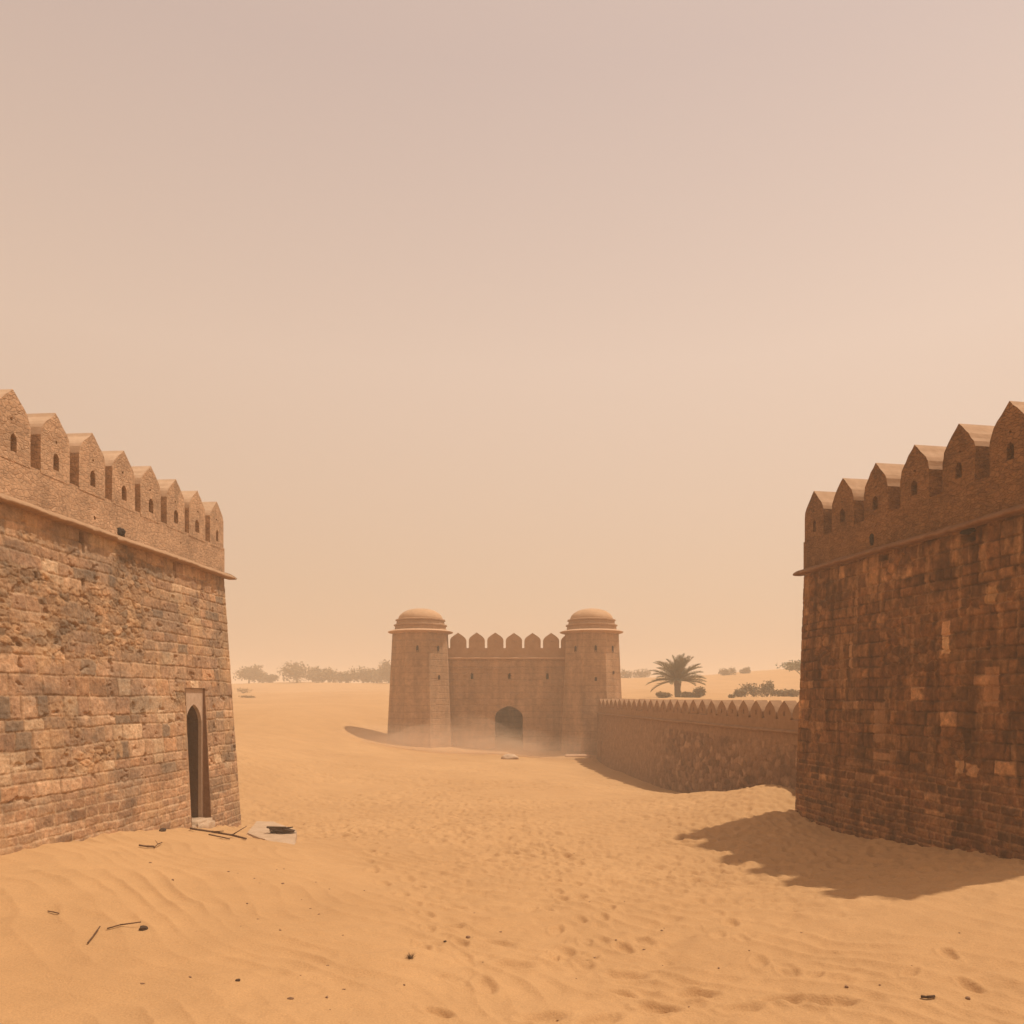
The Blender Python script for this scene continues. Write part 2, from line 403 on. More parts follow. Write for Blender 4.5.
def relief_left(S, Z):
    e, body, h1, h2, h3 = ashlar(S, Z, 11, .16, .31, .24, .72)
    eb, bodyb, g1, g2, g3 = ashlar(S, Z, 23, .13, .19, .28, .62)
    low = sstep(1.45, 1.25, Z+.1*perlin(S, Z*0, 4))
    rb, rc, rh = rubble(S, Z, 33, 4.6, 9.0)
    rm = sstep(.05, .45, fbm(S/1.6, Z/.75, 36, 3)+.75*sstep(2.0, 4.2, S)*sstep(3.0, 3.5, Z)*sstep(5.3, 5.0, Z)-.42)
    rm = .75*rm*(1-low)
    nz = fbm(S*6, Z*6, 37, 5, .6); fine = fbm(S*22, Z*22, 38, 3, .6)
    hgt = (1-low)*((body-1)*.012+(h2-.5)*.010)+low*((bodyb-1)*.009+(g2-.5)*.010)
    hr = (rb-1)*.014+(rh-.5)*.018+.014*nz
    hgt = hgt*(1-rm)+hr*rm+.0065*nz+.0035*fine
    pits = sstep(.55, .85, fbm(S*3.3, Z*4.5, 39, 4)); hgt = hgt-.03*pits*(1-low)
    tan = [(.47,.29,.185),(.43,.26,.165),(.49,.31,.20),(.41,.245,.155),(.45,.255,.15),(.38,.23,.15),(.46,.29,.19),(.33,.215,.145),(.42,.26,.17),(.28,.195,.14),(.53,.36,.24),(.40,.235,.15)]
    C = pal(h1, tan)*(.85+.3*h3)[..., None]
    Cb = pal(g1, [(.42,.245,.15),(.36,.205,.125),(.46,.28,.175),(.30,.18,.115),(.39,.22,.13),(.43,.25,.155)])*(.88+.24*g3)[..., None]
    Cr = pal(rc, [(.40,.235,.13),(.34,.20,.115),(.45,.27,.155),(.29,.18,.11),(.43,.25,.14),(.24,.165,.11)])*(.85+.3*rh)[..., None]
    mort = np.array((.50,.33,.215)); mortd = np.array((.30,.175,.10))
    mm = (.5+.5*np.clip(fbm(S/1.2, Z/1.2, 46, 2)*1.5, -1, 1))[..., None]
    mo = mort*mm+mortd*(1-mm)
    C = C*body[..., None]+mo*(1-body[..., None])
    Cb = Cb*bodyb[..., None]+mort*(1-bodyb[..., None])
    Cr = Cr*rb[..., None]+mortd*(1-rb[..., None])
    C = C*(1-low[..., None])+Cb*low[..., None]
    C = C*(1-rm[..., None])+Cr*rm[..., None]
    C = C*(1+.20*fbm(S*11, Z*9, 47, 5, .65))[..., None].clip(.5, 1.6)
    C = C*(1+.20*fbm(S*1.0, Z*1.6, 48, 3))[..., None]
    # plaster remains near the corner and grey weathering
    pl = sstep(.25, .5, fbm(S*1.5, Z*.8, 44, 4)+.5*sstep(1.3, .2, S)*sstep(1.6, 2.2, Z)-.15)[..., None]
    C = C*(1-.6*pl)+np.array((.52,.32,.185))*.6*pl
    gr = sstep(.1, .6, fbm(S*.8, Z*1.3, 45, 4)+.25*sstep(2.3, 3.0, Z)-.08)[..., None]
    C = C*(1-gr*np.array((.26,.22,.16)))
    C = C*np.array((.92, .90, .80))
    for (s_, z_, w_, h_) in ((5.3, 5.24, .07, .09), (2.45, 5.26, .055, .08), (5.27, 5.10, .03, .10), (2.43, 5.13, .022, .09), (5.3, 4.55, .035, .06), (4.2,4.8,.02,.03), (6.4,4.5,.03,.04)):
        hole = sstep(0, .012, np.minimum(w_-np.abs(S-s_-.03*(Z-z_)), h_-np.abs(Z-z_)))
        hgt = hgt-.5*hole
        C = C*(1-hole[..., None])+np.array((.022, .014, .011))*hole[..., None]  # near-black colour: painted shade inside holes, plus narrow stain drips below
    return hgt, C

def relief_right(S, Z):
    e, body, h1, h2, h3 = ashlar(S, Z, 111, .13, .27, .16, .50)
    eb, bodyb, g1, g2, g3 = ashlar(S, Z, 123, .10, .17, .20, .46)
    low = sstep(1.7, 1.4, Z+.1*perlin(S, Z*0, 4))
    rb, rc, rh = rubble(S, Z, 133, 4.5, 6.5)
    rm = sstep(.15, .5, fbm(S/1.3, Z/1.0, 136, 3)-.08)*(1-low)
    nz = fbm(S*6, Z*6, 137, 5, .6); fine = fbm(S*22, Z*22, 138, 3, .6)
    hgt = (1-low)*((body-1)*.024+(h2-.5)*.026)+low*((bodyb-1)*.02+(g2-.5)*.02)
    hgt = hgt*(1-rm)+((rb-1)*.03+(rh-.5)*.03)*rm+.008*nz+.004*fine
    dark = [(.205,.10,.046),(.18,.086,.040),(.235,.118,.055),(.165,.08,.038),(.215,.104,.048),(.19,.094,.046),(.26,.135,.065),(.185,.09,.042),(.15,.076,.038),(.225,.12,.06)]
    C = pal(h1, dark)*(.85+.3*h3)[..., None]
    patch = (h3 > .955)[..., None]*(1-low[..., None])
    C = C*(1-patch)+np.array((.46,.27,.155))*(.75+.35*h2[..., None])*patch
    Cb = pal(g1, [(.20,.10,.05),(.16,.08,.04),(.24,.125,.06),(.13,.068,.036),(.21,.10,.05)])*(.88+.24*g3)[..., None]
    pb = ((g3 > .9) & (Z > .9) & (Z < 1.6))[..., None]
    Cb = Cb*(1-pb)+np.array((.42,.25,.145))*pb
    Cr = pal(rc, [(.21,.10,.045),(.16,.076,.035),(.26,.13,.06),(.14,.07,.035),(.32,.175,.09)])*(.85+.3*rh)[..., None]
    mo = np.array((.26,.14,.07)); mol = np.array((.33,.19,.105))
    jm = (sstep(-.2, .4, fbm(S*.9, Z*.9, 151, 3)))[..., None]*(1-body[..., None])
    C = C*(1-.75*jm)+np.array((.34,.20,.11))*.75*jm
    C = C*(1-.45*(1-body[..., None])*(1-jm))
    Cb = Cb*bodyb[..., None]+mol*(1-bodyb[..., None])
    Cr = Cr*rb[..., None]+mo*(1-rb[..., None])
    C = C*(1-rm[..., None])+Cr*rm[..., None]
    C = C*(1-low[..., None])+Cb*low[..., None]
    # water stains running down from the ledge, pale washed strips
    st = fbm(S*4.2, Z*.45, 144, 4)
    pale = sstep(.25, .65, st+.25*fbm(S*1.2, Z*1.2, 145, 3)+.15*sstep(2.5, 5, Z)-.05)[..., None]*sstep(1.4, 2.2, Z)[..., None]
    C = C*(1-.55*pale)+np.array((.40,.235,.125))*.55*pale
    dk = sstep(.05, .55, fbm(S*2.7+5, Z*.5, 146, 4)+.2*fbm(S*2, Z*2, 147, 3))[..., None]
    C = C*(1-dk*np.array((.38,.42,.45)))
    C = C*(1+.38*fbm(S*9, Z*7, 152, 5, .65))[..., None].clip(.45, 1.7)
    C = C*(1+.25*fbm(S*1.1, Z*1.3, 153, 3))[..., None]
    wm = sstep(.5, .1, S)*sstep(1.0, 3.0, Z)
    C = C*(1+.25*wm[..., None])
    for (s_, z_, w_, h_, c_, k_) in ((4.43, 3.89, .10, .12, (.62,.38,.24), .9), (4.44, 3.62, .085, .14, (.66,.45,.29), .95), (2.8, 2.35, .16, .36, (.42,.25,.15), .6), (5.4, 2.95, .15, .3, (.48,.27,.15), .6),
                                   (4.8, 1.72, .10, .11, (.55,.35,.21), .8), (5.05, 1.70, .11, .10, (.58,.36,.22), .8), (1.9, 3.6, .05, .26, (.52,.32,.19), .7), (2.9, 1.75, .25, .07, (.5,.3,.18), .6), (5.35, 4.3, .12, .14, (.52,.33,.18), .6)):
        m_ = (sstep(0, .02, np.minimum(w_-np.abs(S-s_), h_-np.abs(Z-z_))+.02*fbm(S*7, Z*7, 149, 2))*k_)[..., None]
        C = C*(1-m_)+np.array(c_)*m_
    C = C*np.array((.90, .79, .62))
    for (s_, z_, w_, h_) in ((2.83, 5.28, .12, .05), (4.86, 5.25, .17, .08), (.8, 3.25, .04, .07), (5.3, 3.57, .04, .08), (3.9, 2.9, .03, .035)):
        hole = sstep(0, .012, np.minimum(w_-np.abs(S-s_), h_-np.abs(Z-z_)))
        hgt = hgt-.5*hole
        C = C*(1-hole[..., None])+np.array((.022, .014, .011))*hole[..., None]  # holes coloured near-black to paint in the shade of their depth
    return hgt, C

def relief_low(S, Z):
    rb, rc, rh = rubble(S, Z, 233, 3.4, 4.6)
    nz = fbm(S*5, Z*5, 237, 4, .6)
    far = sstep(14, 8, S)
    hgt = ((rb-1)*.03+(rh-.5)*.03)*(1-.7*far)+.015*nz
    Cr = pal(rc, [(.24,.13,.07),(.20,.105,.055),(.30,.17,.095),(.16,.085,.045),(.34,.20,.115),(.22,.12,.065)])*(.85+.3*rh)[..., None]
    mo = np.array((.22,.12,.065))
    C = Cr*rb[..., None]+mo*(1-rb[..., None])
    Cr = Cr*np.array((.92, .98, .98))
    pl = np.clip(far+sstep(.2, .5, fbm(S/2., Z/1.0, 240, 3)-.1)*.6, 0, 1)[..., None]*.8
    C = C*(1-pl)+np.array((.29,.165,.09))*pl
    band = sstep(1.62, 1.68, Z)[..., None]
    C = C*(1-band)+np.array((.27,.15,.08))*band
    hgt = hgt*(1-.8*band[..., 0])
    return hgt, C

def circ_pts(cx, cz, r, n=8):
    return [(cx+r*math.cos(2*math.pi*i/n), cz+r*math.sin(2*math.pi*i/n)) for i in range(n)]
def arch_pts(cx, z0, w, zs, za, n=6):
    """pointed arch outline: half-width w/2, springing zs, apex za"""
    pts = [(cx-w/2, z0), (cx+w/2, z0), (cx+w/2, zs)]
    for i in range(1, n):
        t = i/n; pts.append((cx+w/2*(1-t**1.7), zs+(za-zs)*math.sin(t*math.pi/2)*.55+(za-zs)*.45*t))
    pts.append((cx, za))
    for i in range(n-1, 0, -1):
        t = i/n; pts.append((cx-w/2*(1-t**1.7), zs+(za-zs)*math.sin(t*math.pi/2)*.55+(za-zs)*.45*t))
    pts.append((cx-w/2, zs)); return pts

def prism(outer, holes=(), depth=.6, hole_depth=.3, sg=1, y0=0., bevel=0.):
    """outline in (s, z), front at y = y0, body extruded inward (-sg); blind holes"""
    bm = bmesh.new()
    def ring(pts, y): return [bm.verts.new((p[0], y, p[1])) for p in pts]
    def close(vs): return [bm.edges.new((vs[i], vs[(i+1) % len(vs)])) for i in range(len(vs))]
    f = ring(outer, y0); e = close(f); hs = []
    for h in holes:
        hv = ring(h, y0); e += close(hv); hs.append((h, hv))
    if holes: bmesh.ops.triangle_fill(bm, use_beauty=True, use_dissolve=False, edges=e)
    else: bm.faces.new(f)
    bk = ring(outer, y0-sg*depth)
    for i in range(len(f)):
        j = (i+1) % len(f); bm.faces.new((f[i], f[j], bk[j], bk[i]))
    bm.faces.new(bk)
    for h, hv in hs:
        hb = ring(h, y0-sg*hole_depth)
        for i in range(len(hv)):
            j = (i+1) % len(hv); bm.faces.new((hv[i], hv[j], hb[j], hb[i]))
        bm.faces.new(hb)
    return bm

def box_bm(bm, x0, x1, y0, y1, z0, z1):
    v = [bm.verts.new(p) for p in ((x0,y0,z0),(x1,y0,z0),(x1,y1,z0),(x0,y1,z0),(x0,y0,z1),(x1,y0,z1),(x1,y1,z1),(x0,y1,z1))]
    for q in ((0,1,2,3),(4,5,6,7),(0,1,5,4),(1,2,6,5),(2,3,7,6),(3,0,4,7)): bm.faces.new([v[i] for i in q])
    return bm

def merlon_outline(w, z0, zs, za, n=7):
    """straight sides, convex shoulders running up to a point"""
    pts = [(-w/2, z0), (w/2, z0), (w/2, zs)]
    for i in range(1, n):
        t = i/n; pts.append((w/2*(1-t)+w*.15*math.sin(t*math.pi)*(1-t*.7), zs+(za-zs)*t))
    pts.append((0, za))
    pts += [(-x, z) for x, z in reversed(pts[3:-1])]
    pts.append((-w/2, zs)); return pts

def roughen(bm, amp, cuts, seed):
    bmesh.ops.triangulate(bm, faces=bm.faces)
    bmesh.ops.subdivide_edges(bm, edges=[e for e in bm.edges if e.calc_length() > cuts], cuts=1)
    bmesh.ops.subdivide_edges(bm, edges=[e for e in bm.edges if e.calc_length() > cuts], cuts=1)
    bmesh.ops.triangulate(bm, faces=bm.faces)
    rr = random.Random(seed)
    for v in bm.verts: v.co += Vector((rr.uniform(-amp, amp), rr.uniform(-amp, amp), rr.uniform(-amp, amp)))

def cornice_mesh(name, L, Wd, prof, zc, sg, bat, seed, step=.06):
    """ledge along the long face (s) and round the corner along the end face"""
    path = []
    n1 = int(L/step); n2 = int(Wd/step/2)
    for i in range(n1+1):
        s = L*(1-i/n1); path.append((s, -bat, 0, 1, s))
    path.append((bat, -bat, -.7, .7, 0))      # corner, diagonal outward
    for i in range(1, n2+1):
        n = Wd*i/n2; path.append((bat, -bat-n, -1, 0, -n))
    path = np.array(path); P = np.array(prof)
    s = path[:, 0][:, None]; n = path[:, 1][:, None]; ds = path[:, 2][:, None]; dn = path[:, 3][:, None]; u = path[:, 4][:, None]
    k = np.where(np.abs(ds*dn) > .1, 1.414, 1.)
    wob = .020*fbm(u*2.7+P[None, :, 1]*5, u*0+seed, seed, 5)
    wz = .016*fbm(u*.8, u*0+3.3, seed+4, 4)
    out = P[None, :, 0]*k+wob*(P[None, :, 0] > .02)
    chip = sstep(.35, .7, fbm(u*2.6, u*0+7., seed+9, 3)); out = out*(1-.35*chip*(P[None, :, 0] > .08))
    X = s+ds*out; N = n+dn*out; Zz = zc+P[None, :, 1]+wz
    return grid_mesh(name, X, sg*N, Zz+0*X)

# ------------------------------------------------------------------ the two bastions
def bastion(root, sg, relief, bat, ztop_wall, zc, slotz, L, thick, hole_rect, mats, prof, seed, drains, merl, flip):
    # front relief
    sv = np.concatenate([np.arange(0, 9, .0125), np.arange(9, L+.01, .05)]) if L > 9 else np.arange(0, L+.005, .0125)
    zv = np.arange(-.7, zc+.02, .0125)
    Z, S = np.meshgrid(zv, sv, indexing='ij')
    H, C = relief(S, Z)
    edge = sstep(0, .06, S)
    frac = np.clip(Z/zc, -.2, 1)
    inset = bat*frac
    H = H*(.35+.65*edge)-.02*(1-edge)
    Sx = S+inset*np.clip(1-S/6, 0, 1)
    keep = None
    if hole_rect:
        s0, s1, z1 = hole_rect
        sc = .5*(S[:-1, :-1]+S[1:, 1:]); zc_ = .5*(Z[:-1, :-1]+Z[1:, 1:])
        keep = ~((sc > s0) & (sc < s1) & (zc_ < z1))
        Hm = np.minimum(np.abs(S-s0), np.abs(S-s1)); Hm = np.where(Z > z1, np.hypot(np.clip(Z-z1, 0, 9), np.clip(np.maximum(s0-S, S-s1), 0, 9)), Hm)
        H = np.where((S > s0-.05) & (S < s1+.05) & (Z < z1+.05), H*.25, H)
        Sx = np.where(S < 4, S+inset*np.clip(1-S/1.6, 0, 1), S)
    else:
        Sx = S+inset*np.clip(1-S/1.6, 0, 1)
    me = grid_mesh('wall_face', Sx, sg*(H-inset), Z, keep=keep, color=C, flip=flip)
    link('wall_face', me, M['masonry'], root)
    # body behind the relief: end face, back, walkway on top
    bm = bmesh.new()
    def V(s, n, z): return bm.verts.new((s, sg*n, z))
    zt = slotz-.55; g = .30
    a = [V(.0, -.02, -.7), V(L, -.02, -.7), V(L, -thick, -.7), V(0, -thick, -.7)]
    b_ = [V(bat+.0, -bat-.06, zc+.05), V(L, -bat-.06, zc+.05), V(L, -thick, zc+.05), V(bat, -thick, zc+.05)]
    bm.faces.new(b_)
    for i, j in ((1, 2), (2, 3), (3, 0)): bm.faces.new((a[i], a[j], b_[j], b_[i]))
    from_bm('wall_body', bm, mats[2], root)
    # cornice
    me = cornice_mesh('cornice', L, thick, prof, zc, sg, bat, seed)
    link('cornice', me, mats[1], root)
    # parapet strip between cornice and merlons
    holes = []
    for (s_, z_, w_, h_) in drains: holes.append([(s_-w_, z_-h_), (s_+w_*.7, z_-h_), (s_+w_, z_+h_*.6), (s_+.2*w_, z_+h_), (s_-w_*.8, z_+h_*.5)])
    tk, w, zs, za, first, sp, cnt, lz = merl
    bm = prism([(bat+.02, zc-.02), (L, zc-.02), (L, slotz), (bat+.02, slotz)], holes, tk, tk*.6, sg, y0=sg*(-bat-.0))
    from_bm('parapet', bm, mats[0], root)
    # end parapet
    bm = prism([(0, 0), (thick-bat-tk, 0), (thick-bat-tk, slotz-zc), (0, slotz-zc)], (), tk, 0, 1)
    o = from_bm('parapet', bm, mats[0], root)
    # local: runs along -n from the inner side of the front parapet
    o.rotation_euler = (0, 0, math.pi/2 if sg < 0 else -math.pi/2)
    o.location = (bat+.02 + (0 if sg > 0 else tk), sg*(-bat-tk), zc)
    if sg > 0: o.location = (bat+.02+tk*0, sg*(-bat-tk), zc); o.rotation_euler = (0, 0, -math.pi/2)
    if sg > 0: o.location.x = bat+.02+tk*0
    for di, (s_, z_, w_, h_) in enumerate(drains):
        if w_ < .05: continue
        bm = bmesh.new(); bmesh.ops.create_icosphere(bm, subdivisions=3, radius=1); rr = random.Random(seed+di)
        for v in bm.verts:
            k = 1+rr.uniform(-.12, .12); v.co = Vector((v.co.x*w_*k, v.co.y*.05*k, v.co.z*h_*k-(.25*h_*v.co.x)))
        from_bm('drain_shade_plug', bm, M['slit'], root, loc=(s_, sg*(-bat-.012), z_))  # solid near-black lump standing in for the shade inside a drain
    protos = []
    for k in range(6):
        rr = random.Random(seed+k)
        out = [(x+rr.uniform(-.009, .009), z+rr.uniform(-.008, .008) if z > slotz+.1 else z) for x, z in merlon_outline(w, slotz-.03, zs, za)]
        lw = .052+.006*k
        hl = [arch_pts(rr.uniform(-.02, .02), lz, lw*2, lz+.17, lz+.25, 4), circ_pts(rr.uniform(-.03, .03), lz+.42+rr.uniform(-.03, .03), .025, 6)]
        bm = prism(out, hl, tk, tk*.75, sg)
        me = bpy.data.meshes.new('merlon'); bmesh.ops.recalc_face_normals(bm, faces=bm.faces); bm.normal_update()
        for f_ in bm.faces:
            if f_.normal.z > .10 and f_.calc_center_median().z > zs-.08: f_.material_index = 1  # up-facing top and shoulder faces take the paler cap colour
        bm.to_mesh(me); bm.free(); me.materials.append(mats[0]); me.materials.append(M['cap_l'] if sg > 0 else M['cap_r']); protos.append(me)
    for i in range(cnt):
        o = bpy.data.objects.new('merlon', protos[(i*5+i//3) % 6]); col.objects.link(o); o.parent = root
        rr = random.Random(seed*7+i)
        o.location = (first+i*sp+rr.uniform(-.02, .02), sg*(-bat+rr.uniform(.003, .008)), rr.uniform(-.02, 0))
        o.scale = (1+rr.uniform(-.05, .04), 1, 1)

PROF = [(a_, b_*.72) for a_, b_ in [(-.03, .15), (.02, .135), (.07, .10), (.12, .055), (.15, .02), (.152, 0.), (.145, -.02), (.10, -.03), (-.03, -.03)]]
LC = (-5.9, 17.5); RC = (5.98, 17.0)
def ang(dx, dy): return math.atan2(dy, dx)
left = empty('fortress_wall', (LC[0], LC[1], 0), ang(-.08, -1), 'sunlit tan stone bastion wall on the left with a narrow arched doorway and pointed battlements', 'fortress wall')
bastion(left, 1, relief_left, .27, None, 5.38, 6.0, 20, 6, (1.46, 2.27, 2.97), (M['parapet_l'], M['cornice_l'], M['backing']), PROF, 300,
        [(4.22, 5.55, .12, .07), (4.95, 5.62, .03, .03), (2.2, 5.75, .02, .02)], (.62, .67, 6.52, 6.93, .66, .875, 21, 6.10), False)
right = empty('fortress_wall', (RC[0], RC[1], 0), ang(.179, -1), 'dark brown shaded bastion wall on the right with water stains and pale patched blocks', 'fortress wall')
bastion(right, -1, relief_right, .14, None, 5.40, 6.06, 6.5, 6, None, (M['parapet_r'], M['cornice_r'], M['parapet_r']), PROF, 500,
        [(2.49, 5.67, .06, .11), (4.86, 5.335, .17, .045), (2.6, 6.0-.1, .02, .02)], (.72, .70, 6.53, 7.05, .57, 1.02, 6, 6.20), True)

# doorway of the left bastion: plain recessed panel with a pointed opening, deep dark passage
s0, s1, z1 = 1.46, 2.27, 2.97
bm = bmesh.new()
def door_panel():
    bm = bmesh.new()
    outer = [(s0, .1), (s1, .1), (s1, z1), (s0, z1)]
    op = arch_pts((s0+s1)/2-.01, .0, .66, 2.28, 2.66, 8)
    op = [(x, max(z, .12)) for x, z in op]
    y = -.185
    f = [bm.verts.new((p[0], y, p[1])) for p in outer]; h = [bm.verts.new((p[0], y, p[1])) for p in op]
    e = [bm.edges.new((f[i], f[(i+1) % 4])) for i in range(4)]+[bm.edges.new((h[i], h[(i+1) % len(h)])) for i in range(len(h))]
    bmesh.ops.triangle_fill(bm, use_beauty=True, edges=e)
    # reveal of the rectangular recess, its shade painted in with a darker stone
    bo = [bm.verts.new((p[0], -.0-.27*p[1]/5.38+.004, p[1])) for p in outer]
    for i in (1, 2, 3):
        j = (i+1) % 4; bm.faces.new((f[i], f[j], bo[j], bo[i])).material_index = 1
    # first order of the opening
    hb = [bm.verts.new((p[0], y-.07, p[1])) for p in op]
    for i in range(len(op)): j = (i+1) % len(op); bm.faces.new((h[i], h[j], hb[j], hb[i]))
    return bm, op
bmd, op = door_panel()
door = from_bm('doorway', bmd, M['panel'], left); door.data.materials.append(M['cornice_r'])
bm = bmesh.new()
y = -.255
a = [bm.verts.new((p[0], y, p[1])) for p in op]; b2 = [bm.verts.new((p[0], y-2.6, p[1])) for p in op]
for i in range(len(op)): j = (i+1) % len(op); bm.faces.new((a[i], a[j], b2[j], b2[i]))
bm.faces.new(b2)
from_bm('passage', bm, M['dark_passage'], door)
bm = bmesh.new(); box_bm(bm, s0+.06, s1-.02, -.5, .12, .05, .40); bmesh.ops.bevel(bm, geom=bm.edges[:], offset=.06, segments=3, affect='EDGES'); roughen(bm, .008, .12, 3)
from_bm('threshold', bm, M['pale'], door, smooth=True)

# ------------------------------------------------------------------ low curtain wall
LX = lambda y: 8.8-.109*y
low = empty('curtain_wall', (LX(41), 41, 0), ang(.109, -1), 'long low shaded rubble wall with a row of small pointed merlons running back to the gatehouse', 'wall')
Llow = 23.2
sv = np.arange(0, Llow, .03); zv = np.arange(-1.3, 1.99, .03)
Z, S = np.meshgrid(zv, sv, indexing='ij'); H, C = relief_low(S, Z)
nic = (S > .9) & (S < 1.15) & (Z < 1.0); H = H-.12*nic
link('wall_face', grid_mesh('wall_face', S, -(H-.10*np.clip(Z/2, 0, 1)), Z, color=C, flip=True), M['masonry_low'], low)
bm = bmesh.new(); box_bm(bm, .005, Llow, .12, 1.0, -1.3, 2.20)
# sloping end stays flush with the relief
box_bm(bm, .005, .1, .03, .118, -1.3, 1.95)
from_bm('wall_body', bm, M['parapet_low'], low)
pr = [(-.03, .04), (.03, .035), (.06, .01), (.06, -.03), (.03, -.05), (-.03, -.055)]
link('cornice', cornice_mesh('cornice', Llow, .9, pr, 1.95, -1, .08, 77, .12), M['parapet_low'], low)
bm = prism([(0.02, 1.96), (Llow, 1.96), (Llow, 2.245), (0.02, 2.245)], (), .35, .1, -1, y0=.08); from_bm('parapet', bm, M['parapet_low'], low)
def ogive(w, z0, za, n=8):
    pts = [(-w*.42, z0), (w*.42, z0)]
    for i in range(1, n):
        t = i/n; pts.append((w/2*(1-t**2.3)*(.92+.08*math.sin(t*math.pi)), z0+(za-z0)*t))
    r = [(-x, z) for x, z in reversed(pts[2:])]
    return pts+[(0, za)]+r
protos = []
for k in range(3):
    rr = random.Random(k)
    out = [(x+rr.uniform(-.01, .01), z) for x, z in ogive(.76+.03*k, 2.245, 2.715)]
    bm = prism(out, [arch_pts(0, 2.33, .07, 2.42, 2.46, 3)], .3, .2, -1)
    me = bpy.data.meshes.new('merlon'); bmesh.ops.recalc_face_normals(bm, faces=bm.faces); bm.to_mesh(me); bm.free(); me.materials.append(M['parapet_low']); protos.append(me)
sp = .84; k = 0; s = .35
while s < Llow-.2:
    o = bpy.data.objects.new('merlon', protos[k % 3]); col.objects.link(o); o.parent = low
    rr = random.Random(k+50)
    o.location = (s+rr.uniform(-.02, .02), .085, rr.uniform(-.015, .015)); s += sp; k += 1

# ------------------------------------------------------------------ gatehouse
GX, GY = -.27, 43.5
gate = empty('gatehouse', (GX, GY, 0), 0, 'distant sandstone gatehouse with twin domed octagonal towers and a dark pointed gateway', 'gatehouse')
zc = 2.8+39/800*GY; zsl = 2.8+49/800*GY; zpk = 2.8+64/800*GY   # 4.92, 5.46, 6.28
gx = (509-512)/800*GY-GX
za = 2.8-9/800*GY; zs = 2.8-20/800*GY
holes = [arch_pts(gx, -.6, 1.52, zs, za+.0, 8)]
def loopz(px, py, w=.07, h=.17):
    cx = (px-512)/800*GY-GX; cz = 2.8-(py-697)/800*GY
    return arch_pts(cx, cz-h, w*2, cz+h*.4, cz+h, 3)
for px, py in ((472, 676), (509.5, 676), (547.5, 676)): holes.append(loopz(px, py))
bm = prism([(-3.9, -1), (3.9, -1), (3.9, zc), (-3.9, zc)], holes, 4.6, 3.6, -1)
from_bm('front_wall', bm, M['gate'], gate)
bm = prism([(-3.7, zc-.02), (3.7, zc-.02), (3.7, zsl), (-3.7, zsl)], (), .6, .1, -1, y0=.04); from_bm('parapet', bm, M['gate_smooth'], gate)
bm = bmesh.new(); box_bm(bm, -3.6, 3.6, -.10, .2, zc-.06, zc+.035); bmesh.ops.bevel(bm, geom=bm.edges[:], offset=.02, affect='EDGES'); from_bm('string_course', bm, M['eave'], gate)
# second faint moulding below
bm = bmesh.new(); box_bm(bm, -3.6, 3.6, -.035, .1, zc-.62, zc-.55); from_bm('string_course', bm, M['gate'], gate)
mo = merlon_outline(.90, zsl-.02, zsl+.42, zpk+.03)
bm = prism(mo, [circ_pts(.02, zsl+.38, .03, 6)], .5, .3, -1); bmesh.ops.recalc_face_normals(bm, faces=bm.faces)
me = bpy.data.meshes.new('merlon'); bm.to_mesh(me); bm.free(); me.materials.append(M['gate_smooth'])
for i in range(7):
    px = 458+18.65*i
    o = bpy.data.objects.new('merlon', me); col.objects.link(o); o.parent = gate; o.location = ((px-512)/800*GY-GX, .045, random.uniform(-.02, .02))
    o.scale = (random.uniform(.95, 1.03), 1, 1)

